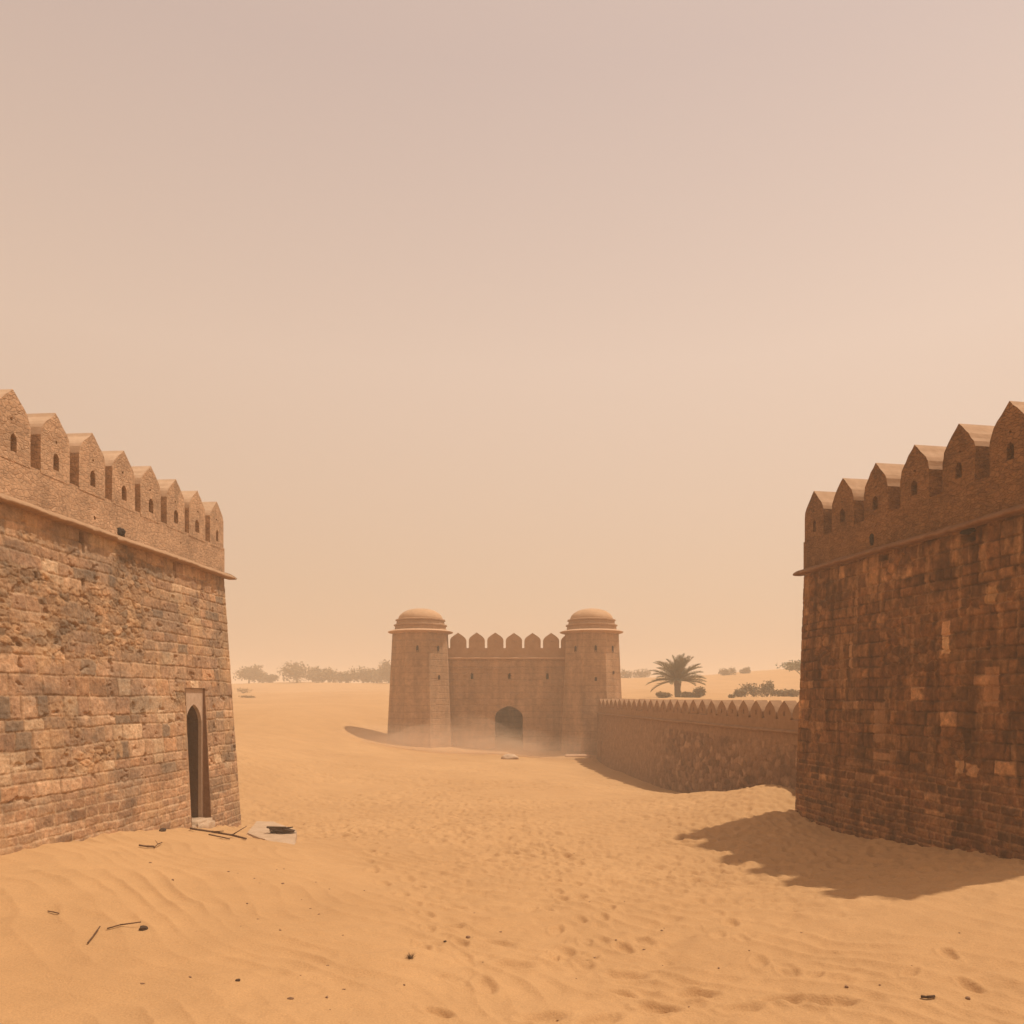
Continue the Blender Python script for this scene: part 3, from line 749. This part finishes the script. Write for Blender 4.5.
def octo(bm, levels, n=8, rot=22.5, jit=0):
    rings = []
    for (a, z) in levels:
        r = a/math.cos(math.pi/n); rings.append([bm.verts.new((r*math.cos(R(rot)+2*math.pi*i/n), r*math.sin(R(rot)+2*math.pi*i/n), z)) for i in range(n)])
    for k in range(len(rings)-1):
        for i in range(n): j = (i+1) % n; bm.faces.new((rings[k][i], rings[k][j], rings[k+1][j], rings[k+1][i]))
    bm.faces.new(rings[0][::-1]); bm.faces.new(rings[-1]); return rings
def tower(cx, cy, ab, at, loops, label):
    ze = 6.28
    bm = bmesh.new(); octo(bm, [(ab*1.03, -1.2), (at, ze+.02)])
    t = from_bm('tower', bm, M['gate'], gate, loc=(cx-GX, cy-GY, 0)); t['label'] = label
    # thin stone eave
    bm = bmesh.new(); octo(bm, [(at-.02, ze-.10), (at+.10, ze-.05), (at+.30, ze+.0), (at+.32, ze+.04), (at+.1, ze+.12), (at-.1, ze+.14)], 32, 0)
    from_bm('eave', bm, M['eave'], t)
    bm = bmesh.new(); octo(bm, [(at-.06, ze+.10), (at-.09, ze+.34), (at-.02, ze+.36), (at-.02, ze+.42), (at-.15, ze+.45), (at-.18, ze+.62), (at-.11, ze+.64), (at-.11, ze+.70), (at-.26, ze+.74)], 16, 11.25)
    from_bm('drum', bm, M['gate_smooth'], t)
    bm = bmesh.new(); r = at-.24; lv = [(r*math.cos(a)**.9, ze+.70+.62*math.sin(a)) for a in np.linspace(0, 1.5, 12)]
    lv.append((.04, ze+1.33)); octo(bm, lv, 32, 0)
    from_bm('dome', bm, M['dome'], t, smooth=True)
    for (face, off, z, h) in loops:
        # small slit openings: shallow recess in near-black colour standing in for inner shade
        a = at+(ab-at)*(ze-z)/ze
        ca = math.cos(R(face)); sa = math.sin(R(face))
        bm = bmesh.new(); w = .05
        o1 = arch_pts(0, -h, w*2, h*.4, h, 3)
        f = [bm.verts.new((p[0], 0, p[1])) for p in o1]; o2 = [(x*1.25, zz*1.1) for x, zz in o1]; g_ = [bm.verts.new((p[0], 0, p[1])) for p in o2]
        n = len(o1); bk = [bm.verts.new((p[0], .02, p[1])) for p in o1]; g2 = [bm.verts.new((p[0], .05, p[1])) for p in o2]
        for i in range(n):
            j = (i+1) % n; bm.faces.new((f[i], f[j], g_[j], g_[i])); bm.faces.new((f[i], f[j], bk[j], bk[i])); bm.faces.new((g_[i], g_[j], g2[j], g2[i]))
        bm.faces.new(bk)
        o = from_bm('arrow_slit', bm, M['slit'], t)
        o.location = (ca*(a+.025)-sa*off, sa*(a+.025)+ca*off, z); o.rotation_euler = (0, 0, R(face)+math.pi/2)
    return t
tower(-4.97, 43.5, 1.74, 1.44, [(-90, 0, 5.35, .16), (-45, 0, 5.35, .16), (-45, 0, 3.85, .11)], 'left tower, hazier, lit along its right face')
tower(4.32, 43.5, 1.68, 1.40, [(-135, .1, 5.35, .15), (-90, .08, 5.35, .16), (-45, 0, 5.35, .16), (-90, .08, 3.75, .1), (-45, .0, 4.1, .07)], 'right tower, behind the low wall')
# apron of stone at the foot
bm = bmesh.new(); box_bm(bm, 3.0, 4.3, -2.5, -1.6, -1, -.17); bmesh.ops.bevel(bm, geom=bm.edges[:], offset=.05, affect='EDGES'); 
from_bm('base_ledge', bm, M['eave'], gate)

# ------------------------------------------------------------------ vegetation
def leaf_cloud(bm, blobs, n, size, rr, droop=0.):
    tot = sum(b[3]*b[4]*b[5] for b in blobs)
    for (cx, cy, cz, rx, ry, rz) in blobs:
        k = max(6, int(n*.62*rx*ry*rz/tot))
        for _ in range(k):
            v = Vector((rr.gauss(0, 1), rr.gauss(0, 1), rr.gauss(0, 1))).normalized()*(rr.random()**.5)*rr.uniform(.75, 1.22)
            p = Vector((cx+v.x*rx, cy+v.y*ry, cz+v.z*rz))
            a = Vector((rr.gauss(0, 1), rr.gauss(0, 1), rr.gauss(0, .7))).normalized(); b = a.cross(Vector((rr.gauss(0, 1), rr.gauss(0, 1), rr.gauss(0, 1)))).normalized()
            s = size*rr.uniform(.5, 1.3)
            vs = [bm.verts.new(p+a*s), bm.verts.new(p+b*s*.45), bm.verts.new(p-a*s*.8), bm.verts.new(p-b*s*.5)]
            bm.faces.new(vs)
def limb(bm, p0, p1, r0, r1, n=7):
    p0 = Vector(p0); p1 = Vector(p1); d = (p1-p0).normalized(); u = d.orthogonal().normalized(); w = d.cross(u)
    ra = [bm.verts.new(p0+(u*math.cos(2*math.pi*i/n)+w*math.sin(2*math.pi*i/n))*r0) for i in range(n)]
    rb = [bm.verts.new(p1+(u*math.cos(2*math.pi*i/n)+w*math.sin(2*math.pi*i/n))*r1) for i in range(n)]
    for i in range(n): j = (i+1) % n; bm.faces.new((ra[i], ra[j], rb[j], rb[i]))
    bm.faces.new(ra[::-1]); bm.faces.new(rb)
def tree(name, x, y, h, w, label, cat, group, seed, flat=.45, leaf=None, lsize=.16, n=2600, lean=0, low_=False, sink=.1):
    rr = random.Random(seed)
    zb = gz(x, y)-sink
    root = empty(name, (x, y, zb), rr.uniform(-.3, .3), label, cat, group)
    blobs = []; tips = []
    for i in range(9 if not low_ else 8):
        a = rr.uniform(0, 6.28); q = rr.uniform(.1, .8)*w/2
        cx = math.cos(a)*q+lean; cy = math.sin(a)*q; cz = (h*(1-flat*.5)+rr.uniform(-.3, .25)*h*flat) if not low_ else h*rr.uniform(.3, .62)
        rx = w*rr.uniform(.14, .26); rz = h*flat*rr.uniform(.28, .5) if not low_ else h*rr.uniform(.25, .4)
        cz = min(cz, h-rz*.9)
        blobs.append((cx, cy, cz, rx, rx, rz)); tips.append((cx, cy, cz))
    bm = bmesh.new(); leaf_cloud(bm, blobs, n, lsize, rr)
    from_bm('crown' if not low_ else 'foliage', bm, leaf or M['leaf2'], root, recalc=False)
    bm = bmesh.new(); f = h*.35 if not low_ else h*.08
    limb(bm, (0, 0, 0), (lean*.3, 0, f), .05*h if not low_ else .03*h, .032*h if not low_ else .02*h)
    for t in tips: limb(bm, (lean*.3, 0, f*.97), t, .022*h, .007*h, 5)
    from_bm('trunk' if not low_ else 'stem', bm, M['bark'], root, smooth=True)
    return root
def far(px, d, ytop, ybase, wpx, **k):
    x = (px-512)/800*d; z = gz(x, d)
    h = (ybase-ytop)/800*d; return x, d, max(h, .5), wpx/800*d

FT = [(249, 150, 662, 681, 29, 'rounded hazy tree nearest the left wall on the far horizon'),
      (267, 156, 671, 681, 17, 'small low hazy tree between two larger far trees left of the gatehouse'),
      (297, 148, 658, 681, 33, 'tallest broad hazy tree on the far left horizon'),
      (313, 157, 667, 682, 20, 'hazy tree hugging the right side of the tallest far tree'),
      (329, 152, 667, 682, 24, 'mid sized hazy tree in the middle of the far tree line'),
      (347, 150, 671, 682, 18, 'low hazy bush-like tree in a dip of the far tree line'),
      (363, 149, 668, 683, 27, 'wide flat hazy tree left of the gatehouse tower on the horizon'),
      (376, 156, 668, 683, 18, 'small hazy tree beside the tower in the far tree line'),
      (389, 146, 662, 684, 24, 'hazy tree half hidden behind the left gatehouse tower')]
for i, (px, d, yt, yb, w, lab) in enumerate(FT):
    x, y, h, ww = far(px, d, yt, yb, w)
    tree('tree', x, y, h+.75, ww*1.28, lab, 'tree', 'hazy trees along the far left horizon', 900+i, .75, M['leaf'], .26, 2600, sink=.7)
for i, (px, d, yt, yb, w, lab) in enumerate([(628, 140, 671, 683, 20, 'hazy low tree just right of the gatehouse on the horizon'), (641, 143, 673, 683, 18, 'hazy low tree left of the palm on the horizon'),
        (726, 128, 671, 679, 17, 'round dusty bush on the dune crest right of the palm'), (746, 130, 671, 677, 12, 'small flat dusty bush on the dune crest')]):
    x, y, h, ww = far(px, d, yt, yb, w)
    tree('bush' if i > 1 else 'tree', x, y, h+.6, ww*1.1, lab, 'bush' if i > 1 else 'tree', None, 940+i, .8, M['leaf'], .2, 1100, low_=(i > 1), sink=.4)
x, y, h, ww = far(809, 84, 661, 690, 92)
ac = tree('acacia_tree', x, y, 2.8+38/800*84-gz(x, y)+.1, ww, 'flat topped acacia tree leaning out behind the right bastion wall', 'tree', None, 960, .30, M['leaf2'], .17, 3600)
# bushes behind the low wall
for i, (px, d, yt, w, lab, nm) in enumerate([(664, 58, 691.5, 20, 'low dusty scrub left of the palm trunk behind the low wall', 'bush'), (689, 58, 691, 22, 'low dusty scrub right of the palm trunk', 'bush'),
        (700, 57, 686, 13, 'small upright shrub at the right end of the scrub beside the palm', 'bush'),
        (754, 62, 681, 26, 'bigger dusty shrub with a leaning top behind the low wall', 'shrub'), (741, 60, 688, 14, 'sparse windswept shrub left of the bigger shrub behind the low wall', 'shrub'),
        (767, 62, 678, 14, 'leaning leafy shrub top beside the bigger shrub', 'shrub'), (778, 60, 688, 20, 'low scrub right of the bigger shrub', 'bush'), (792, 60, 688, 20, 'low scrub touching the edge of the right bastion wall', 'bush'),
        (730, 58, 694, 9, 'tiny dry tuft on the sand between palm and shrub', 'bush')]):
    x = (px-512)/800*d; z = gz(x, d); h = 2.8-(yt-697)/800*d-z+.1
    tree(nm, x, d, max(.35, h), w/800*d*1.1, lab, nm, None, 970+i, .8, M['leaf'], .10, 1300 if w > 12 else 500, low_=True, sink=.08)
for i, (px, d, h, w, lab) in enumerate([(243, 92, .9, 2.6, 'faint scrubby bush on the sand beyond the left wall corner'), (250, 75, .35, 1.6, 'tiny faint scrub patch nearer than the scrubby bush on the left')]):
    x = (px-512)/800*d
    tree('bush', x, d, h, w, lab, 'bush', None, 990+i, .8, M['drygrass'], .09, 500, low_=True)

def palm(x, y):
    zb = gz(x, y)-.15
    root = empty('palm_tree', (x, y, zb), 0, 'short date palm with arching fronds standing behind the low wall', 'palm tree')
    rr = random.Random(3); ht = 1.4
    bm = bmesh.new(); n = 14; rows = 26; rings = []
    for k in range(rows+1):
        t = k/rows; r = .17+.05*math.sin(t*3)+.09*sstep(.6, 1., np.array(t))-.0
        r = float(r)+(.03 if k % 2 else 0)
        rings.append([bm.verts.new((r*math.cos(6.283*i/n+k*.22)*(1+rr.uniform(-.06, .06)), r*math.sin(6.283*i/n+k*.22)*(1+rr.uniform(-.06, .06)), t*ht)) for i in range(n)])
    for k in range(rows):
        for i in range(n): j = (i+1) % n; bm.faces.new((rings[k][i], rings[k][j], rings[k+1][j], rings[k+1][i]))
    bm.faces.new(rings[-1]); bm.faces.new(rings[0][::-1])
    from_bm('trunk', bm, M['bark'], root)
    nf = 44
    for f in range(nf):
        az = f*2.399+rr.uniform(-.2, .2); tier = f/nf
        el = R(80-78*tier**.8)+rr.uniform(-.16, .16); L = rr.uniform(1.9, 2.45)*(1-.08*(tier < .2))
        bend = rr.uniform(.35, .75)+.1*tier
        p = Vector((0, 0, ht-.05)); hor = Vector((math.cos(az), math.sin(az), 0)); pts = []; ns = 30
        for k in range(ns+1):
            t = k/ns; e = el-bend*t**1.5
            pts.append((p.copy(), (hor*math.cos(e)+Vector((0, 0, math.sin(e)))).normalized(), t)); p = p+pts[-1][1]*(L/ns)
        bm = bmesh.new()
        for k in range(0, ns, 3): limb(bm, pts[k][0], pts[min(k+3, ns)][0], .028*(1-pts[k][2])+.006, .028*(1-pts[min(k+3, ns)][2])+.006, 4)
        side = Vector((-math.sin(az), math.cos(az), 0))
        for (q, d, t) in pts[3:]:
            up = side.cross(d).normalized()
            if up.z < 0: up = -up
            for sg in (-1, 1):
                for rep in (0, 1):
                    ll = .54*math.sin(math.pi*min(1, .18+.8*t))**.7*rr.uniform(.8, 1.1)
                    v = (side*sg*rr.uniform(.55, .8)+d*.75+up*rr.uniform(.15, .5)).normalized()
                    o = q+d*rr.uniform(-.03, .03)
                    bm.faces.new([bm.verts.new(o-d*.022), bm.verts.new(o+d*.022), bm.verts.new(o+v*ll*.6+d*.018), bm.verts.new(o+v*ll), bm.verts.new(o+v*ll*.6-d*.018)])
        from_bm('frond', bm, M['palm'], root, recalc=False)
palm((677.5-512)/800*59, 59)

# ------------------------------------------------------------------ small things on the sand
def stick(name, pts, r, label, cat, mat=None, group=None, twigs=()):
    x0, y0 = pts[0][0], pts[0][1]; z0 = gz(x0, y0)
    bm = bmesh.new(); P = []
    for (x, y, dz) in pts: P.append(Vector((x-x0, y-y0, gz(x, y)-z0+dz)))
    for a, b in zip(P[:-1], P[1:]): limb(bm, a, b, r, r*.85, 6)
    for (i, v) in twigs: limb(bm, P[i], P[i]+Vector(v), r*.6, r*.3, 5)
    o = from_bm(name, bm, mat or M['wood'], None, smooth=True, loc=(x0, y0, z0)); return tag(o, label, cat, group)
def pp(px, py, dz=.02):
    x, y = at_px(px, py); return (x, y, dz)
stick('stick', [pp(88, 945), pp(94, 937, .03), pp(100, 929, .04)], .008, 'short thin stick lying diagonally in the left foreground sand', 'stick')
stick('stick', [pp(107, 929, .015), pp(120, 928, .02), pp(141, 926.5, .05)], .008, 'thin straight twig pointing at a small dark lump of debris', 'stick')
stick('branch', [pp(190, 831, .04), pp(212, 834, .05), pp(232, 838, .05), pp(246, 841, .03)], .022, 'long dark dry branch lying on the sand below the doorway', 'branch', twigs=[(2, (.18, .25, .12)), (1, (.25, -.1, .03))])
stick('branch', [pp(209, 836, .03), pp(222, 839, .03), pp(230, 840, .02)], .014, 'shorter dark branch in front of the long branch by the doorway', 'branch')
stick('stick', [pp(139, 847, .03), pp(147, 848, .03), pp(154, 848, .02)], .016, 'flat dark piece of wood on the mound below the left wall', 'stick')
stick('stick', [pp(154, 849, .02), pp(158, 847, .05), pp(162, 844, .03)], .009, 'small forked twig right of the flat piece of wood', 'stick', twigs=[(1, (-.05, .02, .05))])
stick('stick', [pp(48, 910, .012), pp(53, 912.5, .02), pp(59, 915, .012)], .007, 'tiny faint twig on the left mound', 'stick')
stick('stick', [pp(921, 997, .018), pp(927, 998.5, .022), pp(935, 999, .018)], .014, 'short black twig in the right foreground sand', 'stick', mat=M['char'])
def lump(name, px, py, r, label, cat, mat, seed, flat=.6, group=None, sink=.15):
    rr = random.Random(seed); x, y = at_px(px, py); bm = bmesh.new(); bmesh.ops.create_icosphere(bm, subdivisions=2, radius=r)
    for v in bm.verts:
        k = 1+rr.uniform(-.22, .22); v.co = Vector((v.co.x*k, v.co.y*k*.85, v.co.z*k*flat))
    o = from_bm(name, bm, mat, None, loc=(x, y, gz(x, y)+r*flat*(1-2*sink)*.6)); o.rotation_euler = (0, 0, rr.uniform(0, 6)); return tag(o, label, cat, group)
lump('debris', 143, 929.5, .042, 'small dark brown lump at the end of the thin straight twig', 'debris', M['char'], 1, .7)
lump('stone', 468, 937, .03, 'brown pebble in the centre foreground sand', 'stone', M['stone'], 2)
lump('stone', 445, 942, .018, 'small dark pebble left of the brown pebble', 'stone', M['char'], 3)
lump('stone', 238, 981, .022, 'dark pebble low in the left foreground', 'stone', M['char'], 4)
lump('stone', 968, 998, .022, 'small round brown pebble near the black twig at right', 'stone', M['stone'], 5)
lump('stone', 163, 831.5, .07, 'dark chunk lying against the foot of the left wall', 'stone', M['char'], 6, .5)
# pale slab and the charred heap on it
def slab():
    c = [at_px(246, 834), at_px(256, 829), at_px(274, 830), at_px(297, 837.5), at_px(295.5, 847), at_px(270, 841.5)]
    x0, y0 = c[0]; zt = max(gz(x, y) for x, y in c)-.005
    bm = bmesh.new(); top = [bm.verts.new((x-x0, y-y0, .0-.006*i)) for i, (x, y) in enumerate(c)]; bot = [bm.verts.new((x-x0, y-y0, -.5)) for x, y in c]
    for i in range(6): j = (i+1) % 6; bm.faces.new((top[i], top[j], bot[j], bot[i]))
    bm.faces.new(top); bm.faces.new(bot)
    bmesh.ops.recalc_face_normals(bm, faces=bm.faces)
    bmesh.ops.bevel(bm, geom=bm.edges[:], offset=.02, segments=2, affect='EDGES'); roughen(bm, .008, .25, 8)
    o = from_bm('stone_slab', bm, M['pale'], None, loc=(x0, y0, zt)); tag(o, 'pale flat stone slab half buried in sand by the corner of the left wall', 'slab'); return zt
zs_ = slab()
x, y = at_px(284, 838)
heap = empty('debris_heap', (x, y, zs_-.02), 0, 'heap of charred sticks and dark scraps on the pale stone slab', 'debris')
rr = random.Random(12)
bm = bmesh.new()
for i in range(7):
    a = rr.uniform(-.4, .4)+(3.14 if rr.random() < .5 else 0); q = Vector((rr.uniform(-.12, .12), rr.uniform(-.12, .12), .03+rr.random()*.09)); l = rr.uniform(.12, .26)
    limb(bm, q-Vector((math.cos(a), math.sin(a), rr.uniform(-.1, .2)))*l, q+Vector((math.cos(a), math.sin(a), .1))*l, .02, .012, 6)
from_bm('charred_sticks', bm, M['char'], heap)
bm = bmesh.new(); bmesh.ops.create_icosphere(bm, subdivisions=3, radius=.14)
for v in bm.verts: k = 1+rr.uniform(-.25, .25); v.co = Vector((v.co.x*k*1.5, v.co.y*k, max(-.01, v.co.z*k*.55)))
from_bm('dark_scraps', bm, M['char'], heap)
# pale boulder before the gate
bm = bmesh.new(); bmesh.ops.create_icosphere(bm, subdivisions=4, radius=.36)
for v in bm.verts:
    n = float(fbm(np.array(v.co.x*2.2), np.array(v.co.y*2.2+v.co.z*1.7), 5, 3)); v.co = v.co*(1+.16*n); v.co.z *= .5; v.co.x *= 1.05
xb, yb = -.1, 36.8
o = from_bm('boulder', bm, M['pale'], None, smooth=True, loc=(xb, yb, gz(xb, yb)+.05)); tag(o, 'pale rounded boulder on the sand in front of the gateway', 'boulder')
# grass tuft
def tuft(px, py, r, n, label, seed, mat):
    rr = random.Random(seed); x, y = at_px(px, py); bm = bmesh.new()
    for i in range(n):
        a = rr.uniform(0, 6.28); q = Vector((math.cos(a), math.sin(a), 0))*rr.random()*r*.4; t = q+Vector((math.cos(a)*r*rr.random(), math.sin(a)*r*rr.random(), r*rr.uniform(.4, 1.1)))
        s = Vector((-math.sin(a), math.cos(a), 0))*.004; bm.faces.new([bm.verts.new(q-s), bm.verts.new(q+s), bm.verts.new(t)])
    o = from_bm('grass_tuft', bm, mat, None, loc=(x, y, gz(x, y)-.005), recalc=False); return tag(o, label, 'grass tuft')
tuft(410, 959, .07, 60, 'small dry grass tuft in the centre foreground sand', 1, M['wood'])
# scattered bits
rr = random.Random(77)
base = None
for i in range(62):
    if i < 20: px, py = rr.gauss(300, 70), rr.uniform(880, 1020)
    elif i < 28: px, py = rr.uniform(120, 330), rr.uniform(850, 885)
    else: px, py = rr.uniform(250, 1010), 850+170*rr.random()
    if px < 5 or px > 1015 or py > 1018: continue
    if px > 650 and py < 900: continue
    x, y = at_px(px, py); r = rr.uniform(.006, .014)*(1 if rr.random() < .85 else 1.5)
    if base is None:
        bm = bmesh.new(); bmesh.ops.create_icosphere(bm, subdivisions=1, radius=1)
        for v in bm.verts: v.co *= 1+rr.uniform(-.25, .25)
        o = from_bm('pebble', bm, M['stone'], None); base = o
    else:
        o = base.copy(); col.objects.link(o)
    o.location = (x, y, gz(x, y)+r*.2); o.scale = (r*rr.uniform(.8, 1.8), r, r*.7); o.rotation_euler = (0, 0, rr.uniform(0, 6))
    tag(o, 'tiny dark pebble or crumb scattered on the foreground sand', 'pebble', 'tiny pebbles scattered over the foreground sand')

# ------------------------------------------------------------------ air: even haze box, low dust by the gate
def volume_mat(name, colr, dens, an=0.):
    m = bpy.data.materials.new(name); m.use_nodes = True; nt = m.node_tree; nt.nodes.clear()
    out = nt.nodes.new('ShaderNodeOutputMaterial'); v = nt.nodes.new('ShaderNodeVolumePrincipled')
    v.inputs['Color'].default_value = (*colr, 1); v.inputs['Density'].default_value = dens; v.inputs['Anisotropy'].default_value = an
    nt.links.new(v.outputs[0], out.inputs['Volume']); return m
bm = bmesh.new(); box_bm(bm, -460, 460, -460, 460, -4., 11.)
o = from_bm('haze', bm, volume_mat('haze_air', (1., .87, .69), .0045)); tag(o, kind='stuff')
def dust(cx, cy, cz, rx, ry, rz, dens):
    bm = bmesh.new(); bmesh.ops.create_icosphere(bm, subdivisions=4, radius=1)
    for v in bm.verts:
        n = float(fbm(np.array(v.co.x*1.5+cx), np.array(v.co.y*1.5+v.co.z*2), 5, 3)); v.co = v.co*(1+.25*n); v.co = Vector((v.co.x*rx, v.co.y*ry, v.co.z*rz))
    o = from_bm('dust_cloud', bm, volume_mat('dust', (.97, .78, .58), dens), None, loc=(cx, cy, cz), smooth=True); tag(o, kind='stuff')
for k, q in enumerate((1., .72, .45)):
    dust(-2.6+.8*k, 40.4, .0, 4.6*q, 1.5*q, 1.7*q, .11)
    dust(-6.2, 40.6, .5, 3.2*q, 1.3*q, 1.0*q, .075)
    dust(1.2, 40.6, -.1, 3.4*q, 1.2*q, 1.2*q, .085)

# ------------------------------------------------------------------ sky, sun, camera
SUNV = Vector((2.98, .85, 6.9)).normalized()
el = math.asin(SUNV.z); az = math.atan2(SUNV.x, SUNV.y)
w = bpy.data.worlds.new('World'); scene.world = w; w.use_nodes = True; nt = w.node_tree; bg = nt.nodes['Background']
sky = nt.nodes.new('ShaderNodeTexSky'); sky.sky_type = 'NISHITA'; sky.sun_disc = False; sky.sun_elevation = el; sky.sun_rotation = az; sky.dust_density = 10; sky.air_density = 1.
sc = nt.nodes.new('ShaderNodeVectorMath'); sc.operation = 'SCALE'; sc.inputs['Scale'].default_value = .10; nt.links.new(sky.outputs[0], sc.inputs[0])
tc = nt.nodes.new('ShaderNodeTexCoord'); sx = nt.nodes.new('ShaderNodeSeparateXYZ'); nt.links.new(tc.outputs['Generated'], sx.inputs[0])
grad = ramp(nt, sx.outputs[2], [(0., lin(229, 192, 158)), (.12, lin(231, 198, 166)), (.38, lin(234, 206, 183)), (.62, lin(214, 190, 176))])
side = ramp(nt, math_(nt, 'ADD', math_(nt, 'MULTIPLY', sx.outputs[0], .5), .5), [(.2, (.91, .88, .86)), (.72, (1.03, 1.03, 1.05))])
grad = mix(nt, grad, side, 1., 'MULTIPLY')
dustsky = mix(nt, sc.outputs[0], grad, .93)
nt.links.new(dustsky, bg.inputs['Color']); bg.inputs['Strength'].default_value = 1.
sun = bpy.data.lights.new('sun', 'SUN'); sun.energy = 3.9; sun.angle = R(1.2); sun.color = (1, .90, .76)
so = bpy.data.objects.new('sun', sun); col.objects.link(so); so.rotation_euler = SUNV.to_track_quat('Z', 'Y').to_euler()
cam = bpy.data.cameras.new('camera'); cam.lens = 36*800/1024; cam.sensor_width = 36; cam.shift_y = 185/1024; cam.clip_end = 3000; cam.clip_start = .05
co = bpy.data.objects.new('camera', cam); col.objects.link(co); co.location = (0, 0, 2.8); co.rotation_euler = (R(90), 0, 0); scene.camera = co
scene.cycles.volume_bounces = 4; scene.cycles.max_bounces = 12
scene.view_settings.view_transform = 'Standard'; scene.view_settings.look = 'None'; scene.view_settings.gamma = 1; scene.view_settings.exposure = 0
